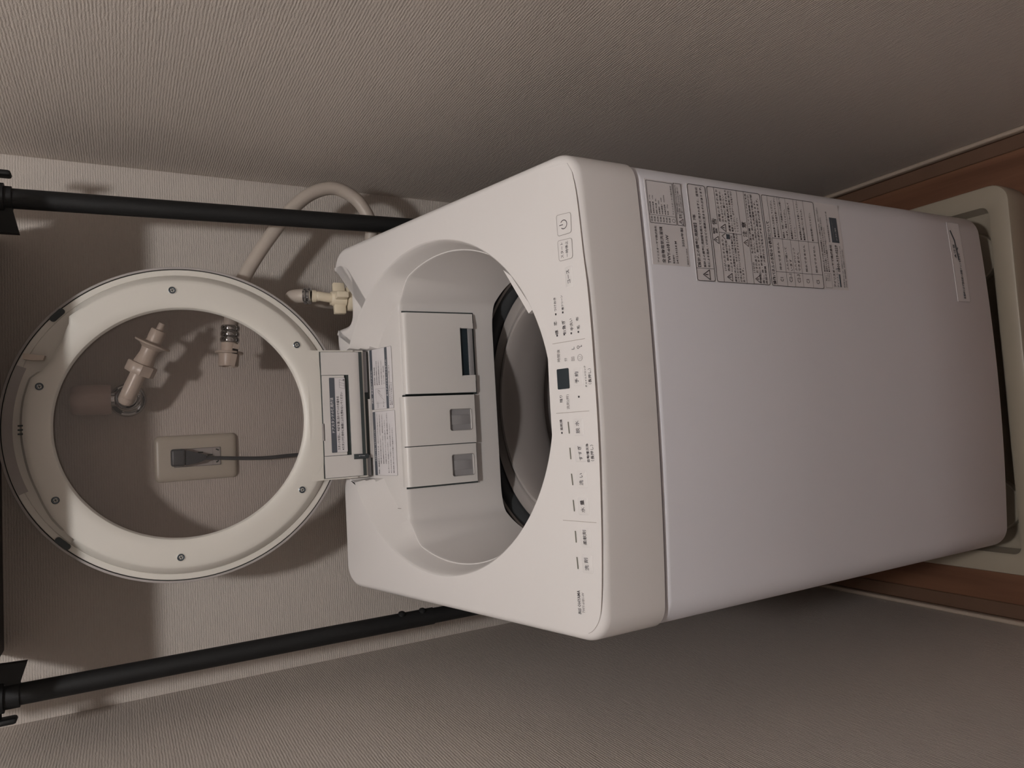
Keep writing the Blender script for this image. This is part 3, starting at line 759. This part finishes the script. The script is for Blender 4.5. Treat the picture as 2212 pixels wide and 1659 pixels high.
tri(b, .2020, .6950, .0050); T(b, '感電のおそれあり', .2095, .2520, .6995, .0040); T(b, '水をかけたり湿気の', .2095, .2500, .6940, .0034); T(b, '多い所に置かない', .2095, .2460, .6892, .0034)
T(b, '感電や漏電火災のおそれあり', .1980, .2530, .6840, .0036)
for i, t in enumerate(('電源コードを傷つけたり無理に曲げな', 'いでください。必ずアースを取り付け', 'てください。')): T(b, t, .1980, .1980+.0032*len(t), .6790-.0046*i, .0032)
tri(b, .1850, .6577, .0046); T(b, '注 意', .1925, .2130, .6580, .0080)
tri(b, .1380, .6435, .0050); T(b, 'けがの', .1460, .1600, .6485, .0038); T(b, 'おそれあり', .1460, .1690, .6435, .0038)
T(b, '防水性の高い衣類・レインウェアなどを洗', .1720, .2520, .6485, .0034); T(b, 'わない。洗濯・脱水中の異常振動でけが、', .1720, .2520, .6437, .0034)
for i, t in enumerate(('の原因になります。脱水中に飛び出した洗濯物で製品が破', '損し、床・壁を傷つけたり水漏れの原因になります。', '床面の破損・水漏れなどを防止するおそれがあります。')):
    T(b, t, .1325, .1325+.0046*len(t), .6385-.0052*i, .0036)
b.build('warning_sticker', WM, 'large boxed warning sticker with two banner rows')
b = B()
sheet(b, S, [(.1300, .5150), (.2550, .6195)], PAPER, 0, .0005)
frame(b, .1308, .5165, .2540, .6185, .003, .0008)
T(b, '操作パネルのお知らせ表示について', .1325, .2180, .6130, .0062)
zz = [.6080, .5890, .5735, .5575, .5380, .5175]
for z in zz[:-1]: line(b, .1312, z, .2538, z, .0004)
for x in (.1500, .1955): line(b, x, .517, x, .6080, .0005)
for i, (k, t, r_) in enumerate((('C1', '排水できません', ('●排水ホースを倒してください。', '●排水口のごみを取り除いてください。')), ('C2-1', 'ふたが開いて|います', ('●脱水・予約・風乾燥中にふたが開いて', 'います。閉めてください。')),
        ('C2-3', 'ふたがロック|できません', ('●異物が入っていないか確認して', 'ください。')), ('C3', '脱水できません', ('●洗濯物のかたよりを直してください。', '●製品が傾いていませんか。')), ('C5', '給水できません', ('●水栓を開いてください。',)))):
    zc = (zz[i]+zz[i+1])/2; T(b, k, .1370, .1370+.0028*len(k), zc, .0056)
    ts = t.split('|')
    for j, u in enumerate(ts): T(b, u, .1525, .1525+.0054*len(u), zc+(.0035-.007*j if len(ts) > 1 else 0), .0042)
    for j, u in enumerate(r_): T(b, u, .1970, min(.2530, .1970+.0034*len(u)), zc+(.0034-.0068*j if len(r_) > 1 else 0), .0038)
b.build('error_code_sticker', WM, 'sticker with a table of display codes')
b = B()
sheet(b, S, [(.1305, .4640), (.2550, .5145)], PAPER, 0, .0004)
frame(b, .1325, .4985, .1530, .5125, .001, .0004, INKL)
T(b, '動画で', .1420, .1500, .5095, .0022); T(b, 'お手入れ', .1420, .1520, .5060, .0022); T(b, '方法を見る', .1420, .1520, .5025, .0022)
for i, t in enumerate(('●修理を依頼する前に取扱説明書をよくお読みになり、お使いください。', '　電源を入れ直しても表示が消えないときはご相談ください。', '●お手入れのときは電源プラグを抜いてください。')): T(b, t, .1550, .1550+.0028*len(t), .5108-.0046*i, .0032)
T(b, 'アイリスオーヤマ株式会社', .1340, .1950, .4920, .0052); T(b, '仙台市青葉区五橋二丁目12番1号', .1985, .2430, .4925, .0026)
T(b, 'アイリスコール', .1340, .1620, .4853, .0040, INKM); T(b, '0800-919-0229', .1560, .1950, .4805, .0058)
sheet(b, S, [(.1345, .4790), (.1530, .4815)], INKM, .0004, .0008)
T(b, '受付時間 平日 9:00〜18:00　土日祝日 9:00〜12:00／13:00〜17:00', .1340, .1940, .4725, .0028, INKM); T(b, '※年末年始・夏期休業期間・会社都合による休日を除く', .1340, .1900, .4680, .0026, INKM)
sheet(b, S, [(.1985, .4715), (.2350, .4865)], INKM, .0004, .0008)
T(b, 'www.irisohyama.co.jp/support', .2020, .2310, .4825, .0026, INKL); T(b, 'よくあるご質問', .2020, .2200, .4768, .0030, PAPER)
b.build('service_contact_sticker', WM, 'small print sticker with phone number and dark box')
b = B()
c0, c1, c2, c3 = [S.px(q) for q in ((2041, 477), (2066, 481), (2101, 652), (2075, 651))]
sheet(b, S, [(.1240, .1640), (.2545, .1975)], PAPER, 0, .0005)
frame(b, .1243, .1643, .2540, .1972, .001, .0003, INKL)
T(b, '据え付け時の確認', .2060, .1960, .1950, .003) if 0 else None
T(b, '設置時に必ず固定脚の調整ナットを締める', .1290, .2040, .1780, .0062, INKM); T(b, '▲注意', .1950, .2180, .1885, .0060, INKM)
stroke(b, S, [(.1930, .1800), (.2050, .1815), (.2250, .1840), (.2400, .1915)], .0034, INKM, .0009, px=False); stroke(b, S, [(.2100, .1800), (.2130, .1780)], .002, INKM, .0009, px=False)
b.build('installation_sticker', WM, 'thin sticker with a blue-grey drawing at the foot of the cabinet')

# ------------------------------------------------------------------ water hose
HO = thing('water_supply_hose', (.19, .51, 1.03), 'grey-beige water supply hose looping beside the right black post with cream connectors', 'hose')
P = [atY(q, y) for q, y in (((498, 712), .560), ((500, 688), .560), ((506, 655), .560), ((522, 610), .559), ((550, 560), .556), ((588, 505), .550), ((630, 452), .543), ((675, 417), .537), ((722, 407), .533), ((765, 427), .531), ((790, 458), .530), ((803, 490), .530), ((815, 530), .545))]
P += [Vector((.345, .590, .84)), Vector((.318, .612, .74)), Vector((.255, .618, .70)), Vector((.212, .608, .78)), Vector((.200, .585, .92)), Vector((.199, .571, 1.04)), Vector((.200, .566, 1.085)), Vector((.2005, .557, 1.108)), Vector((.200, .541, 1.117)), Vector((.1990, .5245, 1.110)), Vector((.1978, .5150, 1.098))]
b = B(); b.tube(catmull(P, 10), .0112, HOSE, n=22); b.build('tube', HO)
def clamp(c, ax, r, L, k=2):
    b = B(); ax = Vector(ax).normalized(); c = Vector(c)
    pr = []
    for i in range(k):
        z = -L/2+L*i/k; w_ = L/k
        pr += [(r, z+.02*w_), (r+.0018, z+.15*w_), (r+.0026, z+.5*w_), (r+.0018, z+.85*w_), (r, z+.98*w_)]
    b.revolve([(r-.004, -L/2)]+pr+[(r-.004, L/2)], CHROME, c, ax, n=32); return b.build('metal_clamp', HO, 'shiny ribbed metal clamp')
a0 = atY((498, 703), .560); a1 = atY((496, 741), .560); ax = (a1-a0).normalized()
clamp((a0+a1)/2, ax, .0122, (a1-a0).length, 3)
b = B()
b.revolve([(.0125, 0), (.0125, .014), (.021, .0145), (.0215, .0155), (.021, .0175), (.0155, .018), (.0155, .036), (.0145, .038), (.010, .038), (.0095, .034), (.0001, .034)], BEIGE, a1, ax, n=36)
b.build('quick_connector', HO, 'beige quick connector at the free hose end')
b = B(); q0 = atY((511, 743), .541); q1 = atY((501, 790), .541)
u = (q1-q0).normalized(); s_ = Vector((0, 1, 0)).cross(u).normalized()
b.prism([q0+s_*.0045, q0-s_*.0045, q1-s_*.0042, q1+s_*.0042], (0, .006, 0), BEIGE); b.prism([q0+s_*.0045+u*.008, q0-s_*.0045+u*.008, q0-s_*.0045+u*.016, q0+s_*.0045+u*.016], (0, .014, 0), BEIGE)
b.build('release_lever', HO)
# inlet end at the machine
nut = atY((733, 645), .508)
e0 = Vector((nut.x, .508, nut.z)); top = Vector((.1975, .5122, 1.092))
pts = catmull([e0, e0+Vector((.001, 0, .018)), e0+Vector((.003, .0005, .034)), top-Vector((.001, .001, .009)), top], 8)
b = B(); b.tube(pts, .0078, CREAM, n=24); b.revolve([(.0078, -.006), (.0098, -.005), (.0102, .001), (.0078, .002)], CREAM, top-Vector((0, 0, .002)), (.02, .1, 1), n=28); b.build('elbow', HO, 'cream elbow pipe')
clamp(top+Vector((.0004, .0035, .006)), (.02, .45, 1), .0112, .013, 2)
b = B(); b.revolve([(.0001, .014), (.0105, .014), (.0125, .011), (.0135, -.010), (.0001, -.012)], CREAM, e0, (0, 0, 1), n=32)
for k in range(4):
    a = R_(6+90*k); u = Vector((math.cos(a), math.sin(a), 0)); v = Vector((-u.y, u.x, 0)); mx = Matrix(((u.x, v.x, 0, e0.x), (u.y, v.y, 0, e0.y), (0, 0, 1, e0.z), (0, 0, 0, 1)))
    b.box((.008, -.0050, -.009), (.0262, .0050, .010), CREAM, .0014, 2, mx)
b.build('wing_nut', HO, 'cream four-winged coupling nut')
b = B(); b.revolve([(.0205, -.022), (.0205, -.014), (.0195, -.012), (.0001, -.0115)], CREAM, e0, (0, 0, 1), n=36)
b.build('inlet_socket', WM, 'cream water inlet of the machine')

# ------------------------------------------------------------------ wall tap
TP = atY((274, 860), .575); TC_ = atY((276, 865), YW)
TAP = thing('wall_tap', (TC_.x, YW, TC_.z), 'chrome wall tap with frosted handle and beige hose nipple, seen through the lid glass', 'tap')
bx, bz = TC_.x, TC_.z
b = B(); b.revolve([(.0001, 0), (.0268, 0), (.0268, .003), (.024, .0075), (.0175, .0105), (.0155, .012), (.015, .032), (.0185, .0335), (.0195, .0370), (.0195, .052), (.0180, .056), (.0140, .0585), (.0125, .0600), (.0125, .068), (.0001, .070)], CHROME, (bx, YW-.0003, bz), (0, -1, 0), n=48)
b.revolve([(.011, 0), (.011, .028), (.0135, .029), (.0135, .034), (.0001, .034)], CHROME, (bx, YW-.044, bz+.012), (0, 0, 1), n=32)
b.build('body', TAP, 'chrome body and wall flange')
k0 = atY((240, 863), YW-.044)
b = B(); hz0 = k0.z; hx = k0.x
nn = 60; rs = []
for r_, z_ in ((.0001, 0), (.0225, 0), (.0238, .002), (.0240, .012), (.0238, .040), (.0225, .049), (.0195, .053), (.0001, .054)):
    rs.append([(hx+(r_*(1-.10*max(0, math.cos(3*2*PI*i/nn+.6))**3 if .004 < z_ < .05 else r_) if 0 else r_*(1-(.09*max(0, math.cos(4*2*PI*i/nn))**2 if .001 < z_ < .05 and r_ > .02 else 0)))*math.cos(2*PI*i/nn), YW-.044+r_*(1-(.09*max(0, math.cos(4*2*PI*i/nn))**2 if .001 < z_ < .05 and r_ > .02 else 0))*math.sin(2*PI*i/nn), hz0+z_) for i in range(nn)])
b.rings(rs, BROWNK); b.build('handle', TAP, 'frosted brownish round handle')
s0 = Vector((TP.x, YW-.068, TP.z)); s1 = atY((340, 722), .560)
ax = (s1-s0); Lx = ax.length; ax.normalize()
b = B(); b.revolve([(.0150, -.006), (.0158, -.004), (.0158, .002), (.0150, .0035)], CHROME, s0+Vector((0, .008, 0)), (0, 1, 0), n=36)
b.build('collar', TAP, 'chrome collar')
b = B()
e = [s0+Vector((0, .012, 0)), s0+Vector((0, .004, 0))+ax*.001, s0+ax*.006, s0+ax*.02, s0+ax*.044]
b.tube(catmull(e, 8), .0117, BEIGE, n=28); b.revolve([(.0117, 0), (.0112, -.005), (.008, -.0095), (.0001, -.0117)], BEIGE, s0+Vector((0, 0, 0)), ax, n=28)
b.build('spout', TAP, 'beige spout')
b = B(); n6 = 8; rs = []
for r_, h in ((.0001, .041), (.0205, .0412), (.0215, .043), (.0215, .056), (.0205, .0575), (.0001, .0578)):
    o_ = s0+ax*h; u = ax.orthogonal().normalized(); v = ax.cross(u)
    rs.append([o_+(u*math.cos(2*PI*i/32)+v*math.sin(2*PI*i/32))*r_*(1-.07*(math.cos(8*2*PI*i/32) < 0)) for i in range(32)])
b.rings(rs, BEIGE); b.build('coupling_nut', TAP, 'beige ribbed nut')
b = B(); b.revolve([(.0150, .0575), (.0142, .062), (.0120, .074), (.0128, .083), (.0180, .0875), (.0258, .0895), (.0262, .0910), (.0255, .0920), (.0120, .0925), (.0110, .0975), (.0115, .0990), (.0115, .1125), (.0108, .1140), (.0055, .1142), (.0050, .1160), (.0048, .1255), (.0001, .1262)], BEIGE, s0, ax, n=40)
b.build('nipple', TAP, 'beige hose nipple with a thin flange')

# ------------------------------------------------------------------ outlet and cord
pc = [atY(q, YW) for q in ((333, 1042), (333, 943), (514, 1031), (508, 935))]
ox = sum(p.x for p in pc)/4; oz = sum(p.z for p in pc)/4; ow = (pc[1].x-pc[0].x+pc[3].x-pc[2].x)/4; oh = (pc[0].z+pc[1].z-pc[2].z-pc[3].z)/4
OUT = thing('wall_outlet', (ox, YW, oz), 'beige rounded power outlet plate on the back wall, seen through the lid glass', 'outlet')
b = B(); rs = []
for d_, h in ((0, .0004), (0, .003), (.0012, .0055), (.004, .0075), (.008, .0083)):
    rs.append([(ox+x, YW-h, oz+z) for x, z in rrect(-ow+d_, -oh+d_, ow-d_, oh-d_, .008)])
b.rings(rs, PLATE, caps=(0, 1), flip=False); b.build('plate', OUT)
i0 = atY((403, 985), YW-.009); q = [atY(t, YW-.009) for t in ((403, 969), (475, 966), (477, 1003), (405, 1008))]
X0, X1 = (q[2].x+q[3].x)/2, (q[0].x+q[1].x)/2; Z1, Z0_ = oz+.0195+.004, (q[1].z+q[2].z)/2
b = B(); b.box((X0, YW-.0094, Z0_), (X1, YW-.0078, oz+.034), SOCK, .0006)
Sx = Surf((0, YW-.0096, 0), (1, 0, 0), (0, 0, 1))
stroke(b, Sx, [(X0, Z0_), (X1, Z0_), (X1, oz+.034), (X0, oz+.034)], .0006, INK, .0002, px=False, closed=True)
stroke(b, Sx, [(X0, Z0_+.012), (X1, Z0_+.012)], .0003, INKL, .0002, px=False)
b.build('socket_module', OUT, 'grey socket insert')
for (qa, qb) in (((428, 977.5), (438, 977)), ((449, 983), (458, 982)), ((467, 970), (472, 972)), ((468, 998), (472, 995))):
    b = B(); stroke(b, Sx, [qa, qb], .0022, GAP, .0003); b.build('socket_slot', OUT)
pa = atY((370, 990), YW-.03)
CRD = thing('power_cord', (pa.x, YW-.03, pa.z), 'charcoal power plug in the wall outlet with its cord running down behind the hinge', 'power cord')
q = [atY(t, YW-.030) for t in ((369, 971), (369, 1009), (402, 1008), (402, 970))]
b = B(); b.box((q[1].x, YW-.031, q[2].z), (q[0].x, YW-.0098, q[0].z), CORDM, .004, 3)
b.prism([q[3]+Vector((-.002, 0, 0)), q[2]+Vector((.002, 0, 0)), atY((428, 1000), YW-.028), atY((446, 992), YW-.026), atY((446, 983), YW-.026), atY((428, 978), YW-.028)], (0, .012, 0), CORDM)
b.build('plug', CRD)
P = [atY(t, y) for t, y in (((430, 989), YW-.022), ((480, 989.5), YW-.020), ((540, 990), YW-.018), ((580, 988.5), YW-.018), ((650, 982), YW-.02))]
P += [Vector((-.066, YW-.03, 1.04)), Vector((-.07, YW-.05, .98)), Vector((-.07, YW-.06, .90))]
b = B(); b.tube(catmull(P, 8), .0032, CORDM, n=12); b.build('cord', CRD)

# ------------------------------------------------------------------ tray under the machine
b = B(); PX, PY0, PY1, PH = .330, -.030, .630, .062
def prect(d_, z, r_=.03):
    return [(x, y, z) for x, y in rrect(-PX+d_, PY0+d_, PX-d_, PY1-d_, max(.004, r_-d_*.5), 8)]
rs = [prect(.004, .0006), prect(.001, .003), prect(0, .02), prect(0, PH-.004), prect(.0012, PH-.001), prect(.004, PH), prect(.030, PH-.001), prect(.034, PH-.003), prect(.040, .034), prect(.046, .030), prect(.07, .028)]
b.rings(rs, TRAY, caps=(1, 1))
for sx in (-1, 1):
    for y in (.05, .47): b.revolve([(.045, .026), (.045, .0445), (.043, .0462), (.0001, .0462)], TRAY, (sx*.215, y, 0), n=28)
b.build('washer_tray', label='ivory plastic drip tray on the floor under the washing machine', cat='tray', merge=False)

# ------------------------------------------------------------------ rack
YP = .50
RK = thing('laundry_rack', (0, YP, 0), 'black metal laundry rack with two round posts behind the washing machine', 'rack')
def pole(qa, qb, name, step=None):
    a, c = atY(qa, YP), atY(qb, YP); d_ = (c-a)/(c.z-a.z)
    f = lambda z: a+d_*(z-a.z)
    b = B()
    if step:
        b.tube([f(1.62), f(step)], .0138, BLACK, n=28); b.tube([f(step+.001), f(.002)], .0126, BLACK, n=28)
    else: b.tube([f(1.62), f(.002)], .0137, BLACK, n=28)
    o = b.build(name, RK); return f, o
fR, oR = pole((27, 429), (840, 486), 'post'); fL, oL = pole((45, 1499), (800, 1355.5), 'post', atY((935, 1330), YP).z)
for q in ((866, 1322.5), (910, 1315.5)):
    c = atY(q, YP); b = B(); b.revolve([(.0065, 0), (.006, .004), (.003, .0062), (.0001, .0066)], BLACK, (c.x-.004, YP-.004, c.z), (1, -.4, 0), n=16); b.build('snap_button', oL)
b = B(); b.box((-.318, .392, 1.5265), (.296, YW-.004, 1.546), SHELFB, .001); b.build('shelf', RK, 'black shelf board across the top of the frame')
for s, f, pts in ((1, fR, ((27, 452), (42.5, 506), (-12, 503), (-12, 449))), (-1, fL, ((43, 1477), (59.5, 1427), (14, 1433.5), (-14, 1437), (-14, 1487)))):
    b = B(); P = [atY(q, YP) for q in pts]
    b.prism([p+Vector((0, -.006, 0)) for p in P], (0, .012, 0), BLACK)
    zb_ = atY((26, 409) if s > 0 else (44, 1522), YP).z
    b.tube([f(zb_), f(1.60)], .0162, BLACK, n=24)
    zc_ = atY((9, 400) if s > 0 else (10, 1545), YP).z; b.tube([f(zc_), f(1.60)], .0200, BLACK, n=24)
    b.build('corner_bracket', RK, 'black gusset bracket at the post top')
    c = atY((-19, 373) if s > 0 else (-8, 1562), YP)
    b = B(); b.revolve([(.0001, 0), (.006, 0), (.006, -s*.022)], BLACK, c+Vector((s*.002, 0, 0)), (1, 0, 0), n=14)
    b.box((c.x-.004, c.y-.010, c.z-.0225), (c.x+.004, c.y+.010, c.z+.0225), BLACK, .0035, 2); b.build('wing_screw', RK, 'black wing screw')
bpy.context.view_layer.update()
